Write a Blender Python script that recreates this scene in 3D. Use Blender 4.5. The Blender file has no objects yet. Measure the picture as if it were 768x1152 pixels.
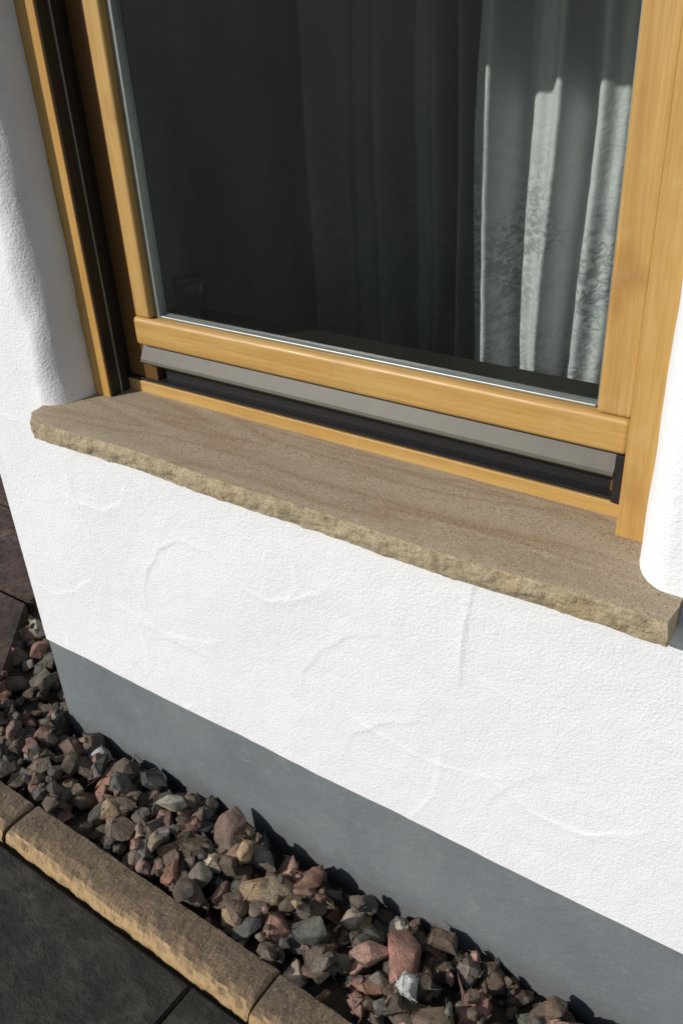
import bpy, bmesh, math, random
import numpy as np
from mathutils import Matrix, Vector, noise
random.seed(7); rng=np.random.default_rng(5)
sc=bpy.context.scene
# ---------------------------------------------------------------- helpers
def link(ob,parent=None):
    sc.collection.objects.link(ob)
    if parent is not None: ob.parent=parent
    return ob
def empty(name):
    e=bpy.data.objects.new(name,None); return link(e)
def mesh_obj(name,verts,faces,mats,parent=None,smooth=False,fm=None):
    me=bpy.data.meshes.new(name); me.from_pydata([tuple(v) for v in verts],[],[tuple(f) for f in faces]); me.update()
    for m in (mats if isinstance(mats,(list,tuple)) else [mats]): me.materials.append(m)
    if fm is not None: me.polygons.foreach_set("material_index",fm)
    me.polygons.foreach_set("use_smooth",[smooth]*len(me.polygons))
    return link(bpy.data.objects.new(name,me),parent)
def box(name,x,y,z,mat,parent=None,bev=0.0,seg=3):
    bm=bmesh.new(); bmesh.ops.create_cube(bm,size=1)
    for v in bm.verts:
        v.co=Vector(((x[0]+x[1])/2+v.co.x*(x[1]-x[0]),(y[0]+y[1])/2+v.co.y*(y[1]-y[0]),(z[0]+z[1])/2+v.co.z*(z[1]-z[0])))
    if bev>0: bmesh.ops.bevel(bm,geom=bm.edges[:],offset=bev,segments=seg,affect='EDGES',profile=.5)
    me=bpy.data.meshes.new(name); bm.to_mesh(me); bm.free(); me.materials.append(mat)
    me.polygons.foreach_set("use_smooth",[bev>0]*len(me.polygons))
    ob=link(bpy.data.objects.new(name,me),parent)
    if bev>0:
        w=ob.modifiers.new("wn",'WEIGHTED_NORMAL'); w.keep_sharp=True
    return ob
def extrude_x(name,prof,x0,x1,mat,parent=None,smooth=False):
    n=len(prof); v=[(x0,p[0],p[1]) for p in prof]+[(x1,p[0],p[1]) for p in prof]
    f=[(i,(i+1)%n,n+(i+1)%n,n+i) for i in range(n)]+[tuple(range(n))[::-1],tuple(range(n,2*n))]
    return mesh_obj(name,v,f,mat,parent,smooth)
class MB:
    def __init__(s,name,rough=.6,col=(.5,.5,.5)):
        s.m=bpy.data.materials.new(name); s.m.use_nodes=True; s.t=s.m.node_tree; s.n=s.t.nodes
        s.b=s.n["Principled BSDF"]; s.b.inputs["Roughness"].default_value=rough; s.b.inputs["Base Color"].default_value=(*col,1)
        s.tc=s.n.new("ShaderNodeTexCoord")
    def l(s,a,b): s.t.links.new(a,b)
    def map(s,scale=(1,1,1),rot=(0,0,0),src=None):
        m=s.n.new("ShaderNodeMapping"); m.inputs["Scale"].default_value=scale; m.inputs["Rotation"].default_value=rot
        s.l(src or s.tc.outputs["Object"],m.inputs["Vector"]); return m.outputs[0]
    def noise(s,scale,detail=4,rough=.55,vec=None,dist=0):
        n=s.n.new("ShaderNodeTexNoise"); n.inputs["Scale"].default_value=scale; n.inputs["Detail"].default_value=detail
        n.inputs["Roughness"].default_value=rough; n.inputs["Distortion"].default_value=dist
        s.l(vec or s.tc.outputs["Object"],n.inputs["Vector"]); return n.outputs["Fac"]
    def ramp(s,fac,stops):
        r=s.n.new("ShaderNodeValToRGB"); e=r.color_ramp.elements
        while len(e)<len(stops): e.new(.5)
        for i,(p,c) in enumerate(stops):
            e[i].position=p; e[i].color=(*c,1) if len(c)==3 else c
        s.l(fac,r.inputs[0]); return r.outputs[0]
    def mix(s,fac,a,b,mode='MIX'):
        m=s.n.new("ShaderNodeMix"); m.data_type='RGBA'; m.blend_type=mode
        for sock,v in((m.inputs[0],fac),(m.inputs[6],a),(m.inputs[7],b)):
            if isinstance(v,(int,float)): sock.default_value=v
            elif isinstance(v,tuple): sock.default_value=(*v,1)
            else: s.l(v,sock)
        return m.outputs[2]
    def math(s,op,a,b=0.0,clamp=False):
        m=s.n.new("ShaderNodeMath"); m.operation=op; m.use_clamp=clamp
        for sock,v in((m.inputs[0],a),(m.inputs[1],b)):
            if isinstance(v,(int,float)): sock.default_value=v
            else: s.l(v,sock)
        return m.outputs[0]
    def bump(s,h,strength=.5,dist=.01,prev=None):
        b=s.n.new("ShaderNodeBump"); b.inputs["Strength"].default_value=strength; b.inputs["Distance"].default_value=dist
        s.l(h,b.inputs["Height"])
        if prev is not None: s.l(prev,b.inputs["Normal"])
        return b.outputs[0]
    def col(s,c): s.l(c,s.b.inputs["Base Color"])
    def rgh(s,c): s.l(c,s.b.inputs["Roughness"])
    def nrm(s,c): s.l(c,s.b.inputs["Normal"])
# ---------------------------------------------------------------- materials
def mat_plaster():
    m=MB("white_render",.85)
    d=m.noise(1.6,5)
    c=m.mix(d,(.76,.765,.775),(.805,.81,.818)); m.col(c)
    b=m.bump(m.noise(42,3,.5),.28,.004); b=m.bump(m.noise(200,3,.7),.75,.0022,b)
    m.nrm(b); return m.m
def mat_plinth():
    m=MB("grey_plinth_paint",.75)
    d=m.noise(5,6,.65); d2=m.noise(30,4,.6)
    c=m.ramp(d,[(.25,(.120,.138,.145)),(.55,(.155,.173,.182)),(.8,(.185,.203,.210))])
    c=m.mix(m.ramp(d2,[(.60,(0,0,0)),(.78,(.6,.6,.6))]),c,(.24,.255,.255))
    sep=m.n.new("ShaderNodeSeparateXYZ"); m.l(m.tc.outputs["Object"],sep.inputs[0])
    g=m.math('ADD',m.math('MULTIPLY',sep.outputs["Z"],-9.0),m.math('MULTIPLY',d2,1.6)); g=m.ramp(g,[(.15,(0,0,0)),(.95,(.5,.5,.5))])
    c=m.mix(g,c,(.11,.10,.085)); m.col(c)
    b=m.bump(m.noise(45,4),.4,.004); b=m.bump(m.noise(240,3),.45,.0015,b); m.nrm(b); return m.m
def mat_wood(name,axis,tone=(1,1,1),wear=.3):
    m=MB(name,.42)
    sc_=(26,26,1.0) if axis=='Z' else (1.0,26,26)
    v=m.map(sc_)
    w=m.noise(1.6,6,.65,v,.7); fine=m.noise(9,3,.65,v)
    T=lambda c:tuple(a*b for a,b in zip(c,tone))
    c=m.ramp(w,[(.25,T((.385,.210,.055))),(.48,T((.465,.278,.082))),(.74,T((.54,.348,.125)))])
    c=m.mix(m.ramp(fine,[(.33,(.42,.42,.42)),(.56,(0,0,0))]),c,T((.32,.165,.045)))
    kn=m.noise(7,3,.5); c=m.mix(m.ramp(kn,[(.63,(0,0,0)),(.74,(.5,.5,.5))]),c,T((.30,.13,.03)))
    ww=m.noise(11,5,.7); c=m.mix(m.ramp(ww,[(.55,(0,0,0)),(.8,(wear,)*3)]),c,T((.60,.48,.29)))
    m.col(c); m.b.inputs["Coat Weight"].default_value=.12; m.b.inputs["Coat Roughness"].default_value=.3
    m.rgh(m.ramp(m.noise(14,4),[(.3,(.38,)*3),(.7,(.6,)*3)]))
    m.nrm(m.bump(fine,.25,.001)); return m.m
def mat_simple(name,col,rough=.5,metal=0,nscale=60,var=.25,bump=.15):
    m=MB(name,rough); n=m.noise(nscale,4)
    m.col(m.mix(n,tuple(c*(1-var) for c in col),tuple(c*(1+var) for c in col))); m.b.inputs["Metallic"].default_value=metal
    m.nrm(m.bump(n,bump,.002)); return m.m
def mat_sandstone(top=True):
    m=MB("sandstone_top" if top else "sandstone_broken",.88)
    v=m.map((.8,5.2,5),(0,0,.22)); w=m.noise(1.3,2,.4,v,1.2)
    fr=m.math('FRACT',m.math('MULTIPLY',w,10.0))
    base=m.ramp(fr,[(0,(.320,.250,.160)),(.35,(.370,.302,.205)),(.62,(.345,.270,.178)),(.86,(.275,.178,.098)),(.94,(.295,.210,.125)),(1,(.320,.250,.160))])
    big=m.noise(2.6,4); base=m.mix(m.ramp(big,[(.38,(0,0,0)),(.7,(.65,.65,.65))]),base,(.325,.27,.192))
    mot=m.noise(45,4,.7); base=m.mix(m.ramp(mot,[(.45,(0,0,0)),(.7,(.5,.5,.5))]),base,(.255,.20,.135))
    sp=m.noise(400,2,.7); base=m.mix(m.ramp(sp,[(.36,(.75,.75,.75)),(.47,(0,0,0))]),base,(.13,.095,.06))
    sp2=m.noise(310,2,.6); base=m.mix(m.ramp(sp2,[(.59,(0,0,0)),(.70,(.6,.6,.6))]),base,(.54,.45,.32))
    if not top:
        n=m.noise(45,5,.75); base=m.mix(.85,base,m.ramp(n,[(.28,(.24,.18,.10)),(.45,(.40,.325,.20)),(.62,(.49,.41,.265)),(.78,(.60,.52,.36))]))
        base=m.mix(m.ramp(m.noise(5,3),[(.55,(0,0,0)),(.7,(.45,.45,.45))]),base,(.42,.27,.13))
        base=m.mix(m.ramp(sp,[(.36,(.5,.5,.5)),(.48,(0,0,0))]),base,(.16,.12,.075))
    m.col(base)
    b=m.bump(m.noise(60 if top else 120,5,.75),.35 if top else 1.0,.002 if top else .004); b=m.bump(sp,.5 if top else .8,.001,b); m.nrm(b); return m.m
def mat_paving():
    m=MB("dark_slate_paving",.72)
    v=m.map((1,1.6,1),(0,0,.5)); n=m.noise(8,8,.75,v,.15); n2=m.noise(40,5,.7)
    c=m.ramp(n,[(.3,(.009,.009,.007)),(.50,(.021,.0195,.0155)),(.62,(.050,.045,.035)),(.76,(.10,.088,.068))])
    c=m.mix(m.ramp(n2,[(.5,(0,0,0)),(.75,(.45,.45,.45))]),c,(.075,.058,.040)); m.col(c); m.b.inputs["Specular IOR Level"].default_value=.3
    b=m.bump(n,1.0,.018); b=m.bump(n2,.8,.005,b); m.nrm(b); return m.m
def mat_kerb():
    m=MB("concrete_kerb_surface",.85)
    n=m.noise(14,6,.7); n2=m.noise(200,3,.7); n3=m.noise(4,4)
    c=m.ramp(n,[(.3,(.072,.050,.031)),(.55,(.135,.095,.058)),(.75,(.21,.152,.094))])
    c=m.mix(m.ramp(n3,[(.4,(0,0,0)),(.65,(.5,.5,.5))]),c,(.16,.108,.062))
    c=m.mix(m.ramp(n2,[(.37,(.8,.8,.8)),(.5,(0,0,0))]),c,(.035,.027,.018))
    c=m.mix(m.ramp(m.noise(150,2),[(.6,(0,0,0)),(.7,(.5,.5,.5))]),c,(.30,.24,.17))
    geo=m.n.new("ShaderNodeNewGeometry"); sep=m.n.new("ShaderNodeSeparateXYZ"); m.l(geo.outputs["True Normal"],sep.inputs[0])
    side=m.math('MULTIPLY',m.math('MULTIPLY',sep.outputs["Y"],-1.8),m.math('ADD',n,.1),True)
    c=m.mix(side,c,(.40,.265,.125)); m.col(c)  # front face tinted bright tan: its sunlit look is put into the colour
    b=m.bump(n2,.8,.002); b=m.bump(m.noise(40,5,.7),.8,.006,b); m.nrm(b); return m.m
def mat_redpave():
    m=MB("brown_path_stone",.6); n=m.noise(7,6,.7); n2=m.noise(60,4,.6)
    c=m.ramp(n,[(.3,(.03,.019,.014)),(.55,(.095,.058,.042)),(.8,(.20,.125,.095))]); c=m.mix(m.ramp(n2,[(.42,(.6,.6,.6)),(.55,(0,0,0))]),c,(.02,.016,.012)); m.col(c)
    m.nrm(m.bump(n2,.6,.003,m.bump(n,.8,.01))); return m.m
def mat_stone():
    m=MB("gravel_stone",.72)
    at=m.n.new("ShaderNodeAttribute"); at.attribute_name="Col"
    n=m.noise(40,6,.7); n2=m.noise(280,3,.7)
    c=m.mix(1.0,at.outputs["Color"],m.ramp(n,[(.25,(.45,.43,.41)),(.5,(.95,.95,.95)),(.75,(1.6,1.52,1.42))]),'MULTIPLY')
    c=m.mix(m.ramp(n2,[(.36,(.6,.6,.6)),(.46,(0,0,0))]),c,(.03,.024,.02))
    c=m.mix(m.ramp(m.noise(18,3),[(.56,(0,0,0)),(.72,(.4,.4,.4))]),c,(.20,.155,.11)); m.col(c)
    b=m.bump(m.noise(55,5,.75),1.0,.007); b=m.bump(n2,.5,.0012,b); m.nrm(b); return m.m
def mat_soil():
    m=MB("soil",.95); n=m.noise(50,5,.7); m.col(m.ramp(n,[(.3,(.018,.014,.010)),(.7,(.07,.05,.035))])); m.nrm(m.bump(n,1,.01)); return m.m
def mat_grass():
    m=MB("grass_ground",.9); n=m.noise(3,8,.7); m.col(m.ramp(n,[(.3,(.02,.03,.010)),(.6,(.04,.055,.018)),(.8,(.07,.08,.03))])); m.b.inputs["Specular IOR Level"].default_value=.1; return m.m
def mat_glass():
    m=MB("window_glass"); n=m.n; n.remove(m.b)
    out=n["Material Output"]; tr=n.new("ShaderNodeBsdfTransparent"); tr.inputs[0].default_value=(.83,.87,.85,1)
    gl=n.new("ShaderNodeBsdfGlossy"); gl.inputs["Roughness"].default_value=.01
    geo=n.new("ShaderNodeNewGeometry"); vm=n.new("ShaderNodeVectorMath"); vm.operation='DOT_PRODUCT'
    m.l(geo.outputs["Normal"],vm.inputs[0]); m.l(geo.outputs["Incoming"],vm.inputs[1])
    cth=m.math('ABSOLUTE',vm.outputs["Value"]); one=m.math('SUBTRACT',1.0,cth,True)
    f=m.math('ADD',m.math('MULTIPLY',m.math('POWER',one,5.0),.95),.07,True)
    du=n.new("ShaderNodeBsdfDiffuse"); du.inputs[0].default_value=(.5,.5,.47,1)
    dust=m.noise(5,5,.7,m.map((1,1,.4))); d=m.ramp(dust,[(.35,(.003,)*3),(.8,(.020,)*3)])
    mx=n.new("ShaderNodeMixShader"); m.l(f,mx.inputs[0]); m.l(tr.outputs[0],mx.inputs[1]); m.l(gl.outputs[0],mx.inputs[2])
    mx2=n.new("ShaderNodeMixShader"); m.l(d,mx2.inputs[0]); m.l(mx.outputs[0],mx2.inputs[1]); m.l(du.outputs[0],mx2.inputs[2]); m.l(mx2.outputs[0],out.inputs[0]); return m.m
def mat_curtain(name,alb,base_op,hole_amt):
    m=MB(name); n=m.n; n.remove(m.b); out=n["Material Output"]
    v=m.map((1.5,1,2.2)); lace=m.noise(34,3,.6,v,1.2)
    sep=n.new("ShaderNodeSeparateXYZ"); m.l(m.tc.outputs["Object"],sep.inputs[0])
    cl=m.noise(4.0,2,.5,m.map((2.4,0,.9)))
    pat=m.ramp(lace,[(.44,(0,0,0)),(.56,(1,1,1))]); msk=m.ramp(cl,[(.42,(0,0,0)),(.54,(1,1,1))])
    low=m.math('SUBTRACT',1.0,m.math('MULTIPLY',m.math('SUBTRACT',sep.outputs["Z"],1.10),5.0),True)
    msk=m.math('MULTIPLY',msk,low,True)
    hole=m.math('MULTIPLY',m.math('SUBTRACT',1.0,pat),msk,True)
    opa=m.math('SUBTRACT',base_op,m.math('MULTIPLY',hole,hole_amt),True)
    du=n.new("ShaderNodeBsdfDiffuse"); du.inputs[0].default_value=(alb,alb*1.02,alb*1.01,1)
    tl=n.new("ShaderNodeBsdfTranslucent"); tl.inputs[0].default_value=(alb*.7,alb*.72,alb*.72,1)
    mm=n.new("ShaderNodeMixShader"); mm.inputs[0].default_value=.22; m.l(du.outputs[0],mm.inputs[1]); m.l(tl.outputs[0],mm.inputs[2])
    bp=m.bump(lace,.45,.005); m.l(bp,du.inputs["Normal"])
    tr=n.new("ShaderNodeBsdfTransparent"); mx=n.new("ShaderNodeMixShader"); m.l(opa,mx.inputs[0]); m.l(tr.outputs[0],mx.inputs[1]); m.l(mm.outputs[0],mx.inputs[2])
    m.l(mx.outputs[0],out.inputs[0]); return m.m
PL=mat_plaster(); PN=mat_plinth()
WV=mat_wood("varnished_pine_upright",'Z'); WH=mat_wood("varnished_pine_rail",'X',(1.0,.98,.93)); WO=mat_wood("varnished_pine_strip",'Z',(1.0,.92,.75)); WD=mat_wood("pine_frame_painted_shade",'Z',(.27,.21,.17))  # WD: same pine, darkened to paint in the shade beside the sash
ALU=mat_simple("bronze_aluminium",(.074,.064,.047),.5,.1,40,.25,.05)
BLK=mat_simple("black_rubber_and_shade",(.010,.009,.009),.5,0,80,.3,.1)
SIL=mat_simple("aluminium_bead",(.33,.36,.345),.42,.6,60,.2,.05)
ROOM=mat_simple("room_wall_painted_shade",(.03,.029,.027),.9,0,10,.1,.1); RL=mat_simple("room_side_wall_lit_tone",(.30,.31,.30),.9,0,10,.1,.1); RF=mat_simple("room_floor_wood",(.03,.02,.015),.6,0,10,.3,.1)  # room gloom painted near black, lit side wall painted as a paler grey
TILE=mat_simple("clay_roof_tiles",(.22,.08,.05),.8,0,8,.3,.5)
CER=mat_simple("grey_glaze",(.05,.05,.05),.35,0,20,.03,.02)
STT=mat_sandstone(True); STB=mat_sandstone(False)
# ---------------------------------------------------------------- house
XL,XR,ZT=-1.492,6.0,3.1
OX0,OX1,OZ0,OZ1=-1.246,-.236,.845,1.86
house=empty("white_rendered_house")
verts=[];faces=[]
def path(x0,x1,z0,z1,ns=140,nt=60):
    P=[]
    for i in range(ns): P.append((x0,z0+(z1-z0)*i/ns))
    for i in range(nt): P.append((x0+(x1-x0)*i/nt,z1))
    for i in range(ns+1): P.append((x1,z1+(z0-z1)*i/ns))
    return P
rings=[]
for y in(.17,.13,.10): rings.append((0.0,y))
for k in range(0,13):
    a=k/12*math.pi/2; rings.append((.060*(1-math.cos(a)),.078*(1-math.sin(a))))
loops=[]
for d,y in rings: loops.append([(p[0],y,p[1]) for p in path(OX0-d,OX1+d*.85,OZ0,OZ1+d)])
inner=path(OX0-.060,OX1+.051,OZ0,OZ1+.060); outer=path(XL,XR,OZ0,ZT)
for t in(.1,.25,.5,.75,1): loops.append([(a[0]+(b[0]-a[0])*t,0,a[1]+(b[1]-a[1])*t) for a,b in zip(inner,outer)])
nl=len(loops[0])
for r,L in enumerate(loops):
    for (x,y,z) in L:
        a=min(1,max(0,(r-1)/4)) if r<16 else (1 if r==16 else 0)
        if z<.86: a*=.3
        if x>-.7: a*=.35
        nv=noise.noise(Vector((x*14,y*14,z*9)))*.009+noise.noise(Vector((x*45,y*45,z*30)))*.0036
        off=nv*a
        side=1 if x>-.7 else -1
        k=max(0,min(1,y/.07))
        verts.append((x+side*off*k,y-off*(1-k)*.5,z))
for r in range(len(loops)-1):
    for i in range(nl-1):
        a=r*nl+i; faces.append((a,a+1,a+1+nl,a+nl))
# lower apron wall, real trowel ridges
xs=np.concatenate([np.arange(XL,.4,.003),np.linspace(.4,XR,60)]); zs=np.linspace(.264,OZ0,190)
X,Z=np.meshgrid(xs,zs); H=np.zeros_like(X)
arcs=[(.55,.63,1.0,168,181,.0026),(-.95,.52,.17,70,190,.0014),(-.82,.80,.16,235,330,.0013),(-.30,.62,.20,235,320,.0014),(-.88,.70,.13,330,395,.0013),(-1.25,.85,.16,230,330,.0012),(-.55,.45,.20,100,180,.0012)]
r2=random.Random(11)
for i in range(70):
    a0=r2.uniform(0,360)
    arcs.append((r2.uniform(-1.6,.8),r2.uniform(.2,1.0),r2.uniform(.08,.38),a0,a0+r2.uniform(30,90),r2.uniform(.0003,.0011)))
for cx,cz,R_,a0,a1,h in arcs:
    dx=X-cx;dz=Z-cz; rr=np.hypot(dx,dz); an=(np.degrees(np.arctan2(dz,dx))-a0)%360; span=a1-a0
    wob=(.005*np.sin(an*.09+cx*9)+.002*np.sin(an*.27+cz*20))*min(1,span/60)
    d=rr-R_-wob
    w=np.where(an<span,np.sin(np.pi*np.clip(an/span,0,1))**.5,0)
    w=w*(.85+.15*np.sin(an*.2+cx*30))
    H+=h*w*np.where(d>0,np.exp(-d/.014),np.exp(d/.0024))
for j in range(X.shape[0]):
    for i in range(X.shape[1]):
        if X[j,i]<.4: H[j,i]+=.0026*noise.noise(Vector((X[j,i]*5,Z[j,i]*5,3)))+.0005*noise.noise(Vector((X[j,i]*22,Z[j,i]*22,9)))
fade=np.clip((X-XL)/.02,0,1)*np.clip((OZ0-Z)/.01,0,1)
b0=len(verts); nx=len(xs)
for j in range(len(zs)):
    for i in range(nx): 
        zz=zs[j]+(0.0012*noise.noise(Vector((xs[i]*20,0,0))) if j==0 else 0)
        verts.append((xs[i],-H[j,i]*fade[j,i],zz))
for j in range(len(zs)-1):
    for i in range(nx-1):
        a=b0+j*nx+i; faces.append((a,a+1,a+1+nx,a+nx))
mesh_obj("front_wall",verts,faces,PL,house,True)
mesh_obj("side_walls",[(XL,0,.264),(XL,6,.264),(XL,6,ZT),(XL,0,ZT),(XR,0,.264),(XR,6,.264),(XR,6,ZT),(XR,0,ZT)],[(0,3,2,1),(4,5,6,7),(1,2,6,5)],PL,house)
e=.003
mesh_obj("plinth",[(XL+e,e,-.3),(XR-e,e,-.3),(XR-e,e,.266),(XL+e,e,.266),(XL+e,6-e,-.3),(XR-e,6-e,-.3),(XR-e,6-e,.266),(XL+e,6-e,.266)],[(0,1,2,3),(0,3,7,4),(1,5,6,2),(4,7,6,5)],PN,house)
y0,y1,ov=-.25,6.25,.2
mesh_obj("roof",[(XL-ov,y0,ZT),(XR+ov,y0,ZT),(XR+ov,3,ZT+2.2),(XL-ov,3,ZT+2.2),(XL-ov,y1,ZT),(XR+ov,y1,ZT),(XL-ov,y0,ZT+.12),(XR+ov,y0,ZT+.12),(XR+ov,3,ZT+2.34),(XL-ov,3,ZT+2.34),(XL-ov,y1,ZT+.12),(XR+ov,y1,ZT+.12)],
 [(0,3,2,1),(3,4,5,2),(6,7,8,9),(9,8,11,10),(0,1,7,6),(4,10,11,5),(0,4,3),(1,2,5),(0,6,9,3),(3,9,10,4),(1,2,8,7),(2,5,11,8)],TILE,house)
rx0,rx1,ry0,ry1,rz0,rz1=XL+.02,3.5,.03,4.0,.05,2.6
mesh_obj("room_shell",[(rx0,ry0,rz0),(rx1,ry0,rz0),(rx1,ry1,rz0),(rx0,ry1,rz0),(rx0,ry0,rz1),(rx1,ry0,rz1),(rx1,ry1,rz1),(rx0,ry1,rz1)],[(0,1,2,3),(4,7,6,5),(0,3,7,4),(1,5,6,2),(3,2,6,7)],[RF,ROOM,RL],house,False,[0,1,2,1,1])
# ---------------------------------------------------------------- window
win=empty("wooden_window")
SZ=.89; WT=1.86
box("cover_strip_left",(-1.262,-1.206),(.080,.118),(SZ-.002,WT+.01),WO,win,.002)
box("cover_strip_right",(-.278,-.215),(.085,.145),(SZ-.002,WT+.01),WV,win,.0025)
box("shutter_guide_left",(-1.25,-1.203),(.1185,.14),(SZ-.002,WT),BLK,win,.001)
box("shutter_guide_lip",(-1.207,-1.2035),(.083,.1183),(SZ-.002,WT),BLK,win,0)
box("shutter_guide_edge",(-1.2034,-1.2005),(.104,.1065),(SZ-.001,WT),SIL,win,0)
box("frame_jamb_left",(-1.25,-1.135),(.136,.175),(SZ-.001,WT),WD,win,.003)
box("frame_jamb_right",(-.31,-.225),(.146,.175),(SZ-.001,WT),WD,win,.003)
box("frame_head",(-1.25,-.225),(.138,.175),(1.80,WT+.012),WH,win,.003)
box("shutter_box_slat",(-1.25,-.225),(.085,.135),(1.80,WT+.015),WH,win,.003)
box("sash_stile_left",(-1.150,-1.1145),(.120,.160),(1.0365,1.80),WV,win,.006,4)
box("sash_stile_right",(-.331,-.284),(.120,.160),(1.0365,1.80),WV,win,.006,4)
box("sash_rail_bottom",(-1.158,-.2845),(.1185,.150),(.985,1.036),WH,win,.008,5)
box("sash_rail_top",(-1.1075,-.3315),(.120,.160),(1.75,1.80),WH,win,.006,4)
box("bead_left",(-1.1143,-1.1035),(.1335,.152),(1.0365,1.75),SIL,win,.0012)
box("bead_bottom",(-1.1033,-.3365),(.1345,.152),(1.0365,1.0405),SIL,win,.0015)
box("inner_bead_bottom",(-1.1003,-.3365),(.1525,.166),(1.0365-.03,1.0375),BLK,win,.0015)
box("bead_right",(-.3363,-.3313),(.1375,.152),(1.0365,1.75),SIL,win,.0008)
gv=[(-1.1030,.144,1.0400),(-.3360,.144,1.0400),(-.3360,.144,1.752),(-1.1030,.144,1.752)]
mesh_obj("glass_pane",gv,[(0,1,2,3)],mat_glass(),win)
extrude_x("weather_bar",[(.136,.9835),(.134,.9835),(.121,.958),(.1195,.9535),(.121,.951),(.128,.951),(.150,.960),(.150,.9835)],-1.155,-.30,ALU,win)
box("slot_back",(-1.204,-.2785),(.150,.173),(.905,.9838),BLK,win,0)  # black here and on the drain profile paints the shade inside the recess
extrude_x("drain_profile",[(.128,.9135),(.128,.9165),(.1292,.9172),(.1305,.9150),(.1500,.917),(.1500,.9115)],-1.2025,-.2815,BLK,win)
box("bottom_frame_strip",(-1.204,-.2785),(.1265,.1505),(SZ-.001,.911),WH,win,.0015)
box("slot_end_cap",(-.2995,-.2785),(.122,.1495),(.913,.9835),BLK,win,.0005)
box("inner_window_ledge",(-1.28,-.2),(.176,.36),(.94,.97),mat_simple("dark_ledge",(.016,.013,.011),.6),win,.003)
# ---------------------------------------------------------------- sill
def sill():
    x0,x1=-1.296,-.166; zt,zb=SZ,.8525
    nx=620; V=[];F=[];fm=[]
    prof=[('t',.17),('t',.12),('t',.08),('t',.04),('t',.0),('t',-.02),('t',-.035),('e',-.045)]+[('f',k) for k in range(0,13)]+[('b',-.045),('b',0),('b',.17)]
    def fr(x,k):
        v=noise.fractal(Vector((x*30,k*.11,4)),1.0,2.1,6)
        q=noise.voronoi(Vector((x*75,k*.22,2)))[0][0]
        return v*.0034+(q-.4)*.0022
    for i in range(nx+1):
        t=i/nx; x=x0+(x1-x0)*t
        for kk,(k,yv) in enumerate(prof):
            xx=x
            front=-.05+.0035*math.sin(x*5.2+1)+.002*math.sin(x*17)
            if k=='t': y=yv;z=zt+noise.noise(Vector((x*8,yv*20,0)))*.0006
            elif k=='e': y=front+.001+noise.noise(Vector((x*60,0,2)))*.0022; z=zt-.0010
            elif k=='f': y=front-.001+fr(x,yv)-.0015*math.sin(yv/12*math.pi); z=zt-.004-(zt-zb-.006)*(yv/12)+noise.noise(Vector((x*40,yv*.4,7)))*.0010
            else: y=yv if yv>-.04 else front+.003; z=zb
            z-=.006*min(1,max(0,(.10-y)/.15))
            if i==0 or i==nx: xx+=noise.noise(Vector((y*70,z*90,x)))*.004
            cut=max(0,(-1.272-x))
            if y<0: y=y+cut*.9*min(1,-y/.05)
            V.append((xx,y,z))
    n=len(prof)
    for i in range(nx):
        for k in range(n-1):
            a=i*n+k; F.append((a,a+1,a+n+1,a+n)); fm.append(0 if k<7 else 1)
        a=i*n; F.append((a+n-1,a,a+n,a+2*n-1)); fm.append(0)
    F.append(tuple(range(n))[::-1]); fm.append(1)
    F.append(tuple(nx*n+k for k in range(n))); fm.append(1)
    ob=mesh_obj("sandstone_window_sill",V,F,[STT,STB],None,False,fm)
    bm=bmesh.new(); bm.from_mesh(ob.data); bmesh.ops.recalc_face_normals(bm,faces=bm.faces); bm.to_mesh(ob.data); bm.free()
sill()
# ---------------------------------------------------------------- curtains
def curtain(name,x0,x1,y,z0,z1,mat,amp,per,seed,n=520,m=60):
    V=[];F=[]
    for j in range(m+1):
        z=z0+(z1-z0)*j/m
        for i in range(n+1):
            x=x0+(x1-x0)*i/n
            w=x+.07*noise.noise(Vector((x*3.5,seed,z*.4)))
            yy=y+amp*math.sin(w/per*2*math.pi)+amp*.6*math.sin(w/per*2*math.pi*1.73+seed)+.02*noise.noise(Vector((x*9,seed,z*1.5)))
            yy+=.0034*noise.noise(Vector((x*22,z*70,seed)))
            V.append((x+.018*noise.noise(Vector((x*5,z*2,seed))),yy,z+.012*math.sin(x*23)+.006*math.sin(x*60)))
    for j in range(m):
        for i in range(n):
            a=j*(n+1)+i; F.append((a,a+1,a+n+2,a+n+1))
    return mesh_obj(name,V,F,mat,None,True)
curtain("painted_shade_curtain",-1.20,-.66,.76,.70,2.3,mat_curtain("painted_shade_fabric",.34,.92,.15),.034,.105,8.1,260)  # darker copy of the sheer: shade on the unlit folds put into the colour
curtain("lace_curtain",-.80,.30,.69,.80,2.3,mat_curtain("sheer_lace_fabric",.80,.90,.40),.032,.125,3.3,440)
def lathe(name,prof,c,mats,parent=None,n=40,fmi=None):
    V=[];F=[];fm=[]
    for r,z in prof:
        for i in range(n):
            a=2*math.pi*i/n; V.append((c[0]+r*math.cos(a),c[1]+r*math.sin(a),c[2]+z))
    for k in range(len(prof)-1):
        for i in range(n):
            F.append((k*n+i,k*n+(i+1)%n,(k+1)*n+(i+1)%n,(k+1)*n+i)); fm.append(fmi[k])
    F.append(tuple(range(n))[::-1]); fm.append(0)
    return mesh_obj(name,V,F,mats,parent,True,fm)
lathe("small_bowl",[(.018,0),(.02,.004),(.030,.045),(.034,.078),(.032,.079),(.029,.070),(.001,.069)],(-1.19,.30,.970),[CER,mat_simple("pale_bowl_contents",(.3,.3,.27),.5,0,30,.1,.1)],None,40,[0,0,0,0,0,1])  # dark bowl with pale contents on the inner ledge
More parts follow.
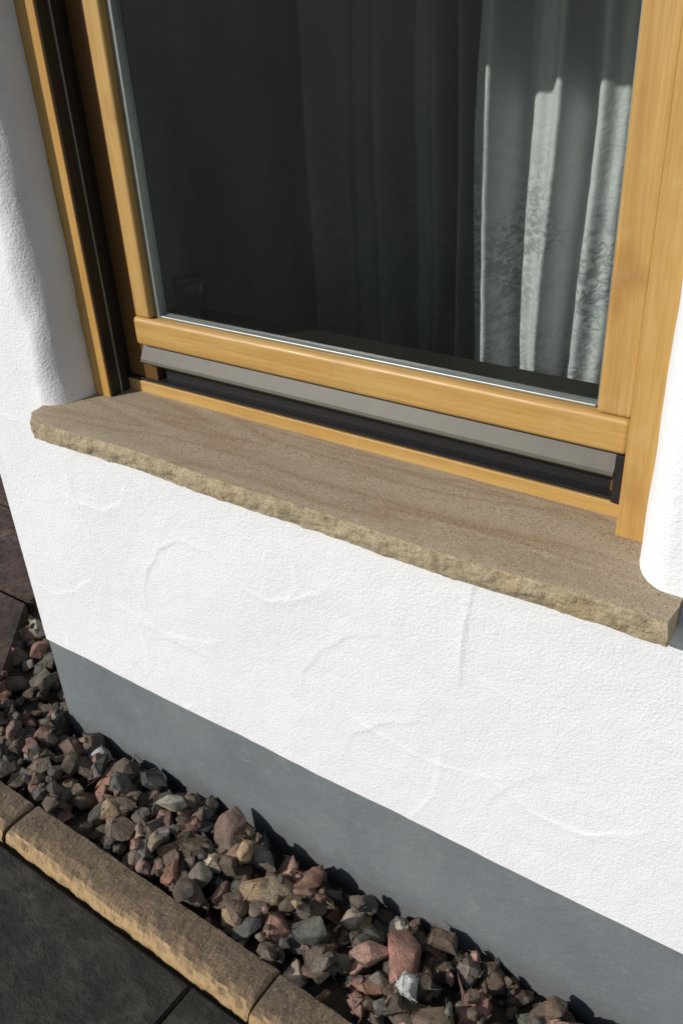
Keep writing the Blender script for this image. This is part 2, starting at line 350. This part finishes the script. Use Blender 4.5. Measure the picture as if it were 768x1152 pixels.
# ---------------------------------------------------------------- ground
G=mat_grass(); PV=mat_paving(); KB=mat_kerb(); RP=mat_redpave(); SO=mat_soil()
mesh_obj("ground",[(-300,-300,-.09),(300,-300,-.09),(300,300,-.09),(-300,300,-.09)],[(0,1,2,3)],G)
mesh_obj("soil_bed",[(-2.05,-.32,-.035),(5.9,-.32,-.035),(5.9,.05,-.035),(XL+.1,.05,-.035),(XL+.1,6,-.035),(-2.05,6,-.035)],[(0,1,2,3,4,5)],SO)
def slab(bm,pts,zt,zb):
    vs=[bm.verts.new((p[0],p[1],zt)) for p in pts]; vb=[bm.verts.new((p[0],p[1],zb)) for p in pts]
    bm.faces.new(vs); n=len(pts)
    for i in range(n): bm.faces.new((vs[i],vb[i],vb[(i+1)%n],vs[(i+1)%n]))
def bm_obj(name,bm,mat,bev,parent=None):
    bmesh.ops.recalc_face_normals(bm,faces=bm.faces)
    bmesh.ops.bevel(bm,geom=[e for e in bm.edges],offset=bev,segments=2,affect='EDGES')
    me=bpy.data.meshes.new(name); bm.to_mesh(me); bm.free(); me.materials.append(mat)
    return link(bpy.data.objects.new(name,me),parent)
ang=-.026
def K(x,y):
    bx,by=-1.49,-.213
    dx=x-bx
    return (bx+dx*math.cos(ang)-y*math.sin(ang),by+dx*math.sin(ang)*.9+y*math.cos(ang))
kerb=empty("concrete_kerb")
joints=[-2.65,-2.0,-1.352,-.672,.0,.68,1.36,2.04,2.72,3.4]
def kerbstone(idx,xa,xb,dz,dy):
    nx=150; V=[];F=[]
    prof=[(0,-.09),(0,.012),(-.003,.016),(-.018,.0175),(-.034,.018),(-.052,.018),(-.066,.0172),(-.076,.0155),(-.083,.012),(-.0885,.006),(-.0905,-.002),(-.092,-.012),(-.094,-.09)]
    for i in range(nx+1):
        x=xa+(xb-xa)*i/nx; ed=min(i,nx-i)
        dr=.004*max(0,1-ed/1.5)
        for k,(y,z) in enumerate(prof):
            r=noise.fractal(Vector((x*30,k*.7,idx)),1,2,4)*.0028+noise.noise(Vector((x*140,k*1.7,idx+3)))*.0012
            if k==8: r+=min(0,noise.noise(Vector((x*40,5,idx))))*.006
            p=K(x,y+dy+(-r*1.2 if k>6 else r*.4)); V.append((p[0],p[1],z+dz+r*.7-(dr if 0<k<11 else 0)))
    n=len(prof)
    for i in range(nx):
        for k in range(n-1):
            a=i*n+k; F.append((a,a+n,a+n+1,a+1))
    F.append(tuple(range(n))); F.append(tuple(nx*n+k for k in range(n))[::-1])
    ob=mesh_obj("kerb_stone_%d"%idx,V,F,KB,kerb,False)
    bm=bmesh.new(); bm.from_mesh(ob.data); bmesh.ops.recalc_face_normals(bm,faces=bm.faces); bm.to_mesh(ob.data); bm.free()
for i in range(len(joints)-1):
    kerbstone(i,joints[i]+.003,joints[i+1]-.003,[0,.001,-.002,0,.001,0,.002,0,0][i],[0,0,.004,0,-.003,0,0,0,0][i])
bm=bmesh.new(); pr=random.Random(3)
for r in range(3):
    yb=-.099-r*.50; off=(-.10 if r%2==0 else .22)
    for c in range(-6,10):
        xa=off-.015+c*.68; xb=xa+.675
        pts=[K(xa,yb-.496),K(xb,yb-.496),K(xb,yb),K(xa,yb)]
        pts=[(p[0]+pr.uniform(-.0015,.0015),p[1]+pr.uniform(-.0015,.0015)) for p in pts]
        slab(bm,pts,-.006+pr.uniform(-.0015,.0015),-.085)
bm_obj("slate_paving",bm,PV,.004)
mesh_obj("paving_bed",[(-6,-1.8,-.02),(8,-2.0,-.02),(8,-.53,-.02),(-6,-.20,-.02)],[(0,1,2,3)],SO)
bm=bmesh.new()
for r in range(0,10):
    for c in range(0,6):
        xb=-1.97-c*.46-(.17 if r%2 else 0); xa=xb-.45; ya=-.06+r*.33; yb=ya+.32
        pts=[(xa,ya),(xb,ya),(xb,yb),(xa,yb)]
        if c==0 and r==0: pts=[(xa,ya),(xb+.27,ya),(xb+.0,yb),(xa,yb)]
        if c==0 and r==1: pts=[(xa,ya),(xb+.17,ya),(xb+.17,yb),(xa,yb)]
        slab(bm,[(p[0]+pr.uniform(-.004,.004),p[1]+pr.uniform(-.004,.004)) for p in pts],.012+pr.uniform(-.004,.004),-.08)
bm_obj("brown_stone_side_path",bm,RP,.006)
# ---------------------------------------------------------------- gravel
def gravel():
    cell=.01
    gx0,gy0=-2.0,-.33; GX,GY=600,420
    Hm=np.full((GX,GY),-.035)
    V=[];F=[];C=[]
    pal=[((.105,.078,.055),32),((.14,.100,.070),22),((.085,.080,.066),17),((.22,.120,.088),13),((.28,.17,.13),7),((.16,.14,.115),10),((.28,.205,.125),6),((.36,.32,.25),3),((.50,.48,.44),1.0)]
    cols=[p[0] for p in pal]; wts=[p[1] for p in pal]
    def kerby(x): return K(x,0)[1]
    def drop(x,y,s,col=None,lift=0,cap=.056):
        a,b,c=s*random.uniform(.85,1.2),s*random.uniform(.65,.98),s*random.uniform(.52,.8)
        npnt=random.randint(13,22)
        bm=bmesh.new()
        for i in range(npnt):
            v=Vector((random.gauss(0,1),random.gauss(0,1),random.gauss(0,1))).normalized()*random.uniform(.88,1.03)
            bm.verts.new((v.x*a,v.y*b,v.z*c))
        r=bmesh.ops.convex_hull(bm,input=bm.verts[:])
        bmesh.ops.delete(bm,geom=[g for g in r["geom_interior"] if isinstance(g,bmesh.types.BMVert)],context='VERTS')
        q=Matrix.Rotation(random.uniform(0,6.28),4,'Z')@Matrix.Rotation(random.gauss(0,.45),4,'X')@Matrix.Rotation(random.gauss(0,.45),4,'Y')
        bm.transform(q)
        bmesh.ops.bevel(bm,geom=bm.edges[:],offset=s*.04,segments=2,affect='EDGES')
        ix=int((x-gx0)/cell);iy=int((y-gy0)/cell);rr=max(1,int(s*.62/cell))
        sub=Hm[max(0,ix-rr):ix+rr+1,max(0,iy-rr):iy+rr+1]
        if sub.size==0: bm.free(); return
        h=float(np.percentile(sub,55)); z=h+c*.55+lift
        if z+c>cap and lift==0: bm.free(); return
        for i in range(-rr-1,rr+2):
            for j in range(-rr-1,rr+2):
                if i*i+j*j<=(rr+.7)**2 and 0<=ix+i<GX and 0<=iy+j<GY:
                    Hm[ix+i,iy+j]=max(Hm[ix+i,iy+j],z+c*.8*(1-.6*(i*i+j*j)/((rr+1)**2)))
        bs=len(V); bm.verts.ensure_lookup_table()
        cc=col or random.choices(cols,wts)[0]; k=random.uniform(.7,1.3); t=random.uniform(-.08,.08)
        if col: k=1;t=0
        cc=(cc[0]*k*(1+t),cc[1]*k,cc[2]*k*(1-t))
        for v in bm.verts: V.append((v.co.x+x,v.co.y+y,v.co.z+z))
        for f in bm.faces: F.append([bs+v.index for v in f.verts]); C.append(cc)
        bm.free()
    for ps,(n,s0,s1) in enumerate([(480,.029,.044),(750,.020,.036),(520,.009,.018)]):
        for i in range(n):
            s=random.uniform(s0,s1)
            x=random.uniform(-1.98,2.2); yk=kerby(x)
            y=random.uniform(yk+s*.7,-s*.6)
            drop(x,y,s)
    for n,s0,s1 in [(330,.026,.042),(300,.014,.030)]:
        for i in range(n):
            s=random.uniform(s0,s1); x=random.uniform(-1.96,XL-s*.7); y=random.uniform(-.02,1.8)
            drop(x,y,s)
    for x,y,s,c in [(-1.075,-.075,.034,(.46,.42,.33)),(-.50,-.10,.046,(.30,.145,.11)),(-.455,-.15,.028,(.50,.50,.475)),(-.86,-.09,.028,(.36,.25,.14)),(-.93,-.06,.044,(.16,.105,.078)),(-.80,-.05,.034,(.34,.21,.16)),(-.66,-.15,.042,(.08,.085,.07)),(-.20,-.08,.040,(.30,.19,.14))]:
        drop(x,y,s,c,.004)
    ob=mesh_obj("gravel",V,F,mat_stone(),None,False)
    ca=ob.data.color_attributes.new("Col",'FLOAT_COLOR','CORNER')
    arr=[]
    for p,c in zip(ob.data.polygons,C): arr+= [c[0],c[1],c[2],1.0]*p.loop_total
    ca.data.foreach_set("color",arr)
gravel()
# ---------------------------------------------------------------- light & camera
EL,AZ=31,35
e_,a_=math.radians(EL),math.radians(AZ)
sd=Vector((-math.sin(a_)*math.cos(e_),-math.cos(a_)*math.cos(e_),math.sin(e_)))
L=bpy.data.lights.new("sun",'SUN'); L.energy=3.75; L.angle=math.radians(.53); L.color=(1,.975,.935)
so=link(bpy.data.objects.new("sun",L)); so.rotation_euler=sd.to_track_quat('Z','Y').to_euler(); so.location=(-4,-6,6)
w=bpy.data.worlds.new("World"); sc.world=w; w.use_nodes=True; nt=w.node_tree
sk=nt.nodes.new("ShaderNodeTexSky"); sk.sky_type='NISHITA'; sk.sun_disc=False; sk.sun_elevation=e_; sk.sun_rotation=math.atan2(sd.x,sd.y)
nt.links.new(sk.outputs[0],nt.nodes["Background"].inputs[0]); nt.nodes["Background"].inputs[1].default_value=.085
cd=bpy.data.cameras.new("camera"); cam=link(bpy.data.objects.new("camera",cd)); sc.camera=cam
R=((0.82667,0.56073,-0.04693),(0.25829,-0.45222,-0.85369),(-0.49991,0.69359,-0.51867))
M=Matrix(((R[0][0],-R[1][0],-R[2][0],0),(R[0][1],-R[1][1],-R[2][1],-.9),(R[0][2],-R[1][2],-R[2][2],1.53),(0,0,0,1)))
cam.matrix_world=M; cd.sensor_fit='VERTICAL'; cd.sensor_height=36; cd.lens=36*1003.4/1152; cd.clip_start=.02; cd.clip_end=1000
sc.view_settings.view_transform='Standard'; sc.view_settings.look='None'; sc.view_settings.exposure=0; sc.view_settings.gamma=1
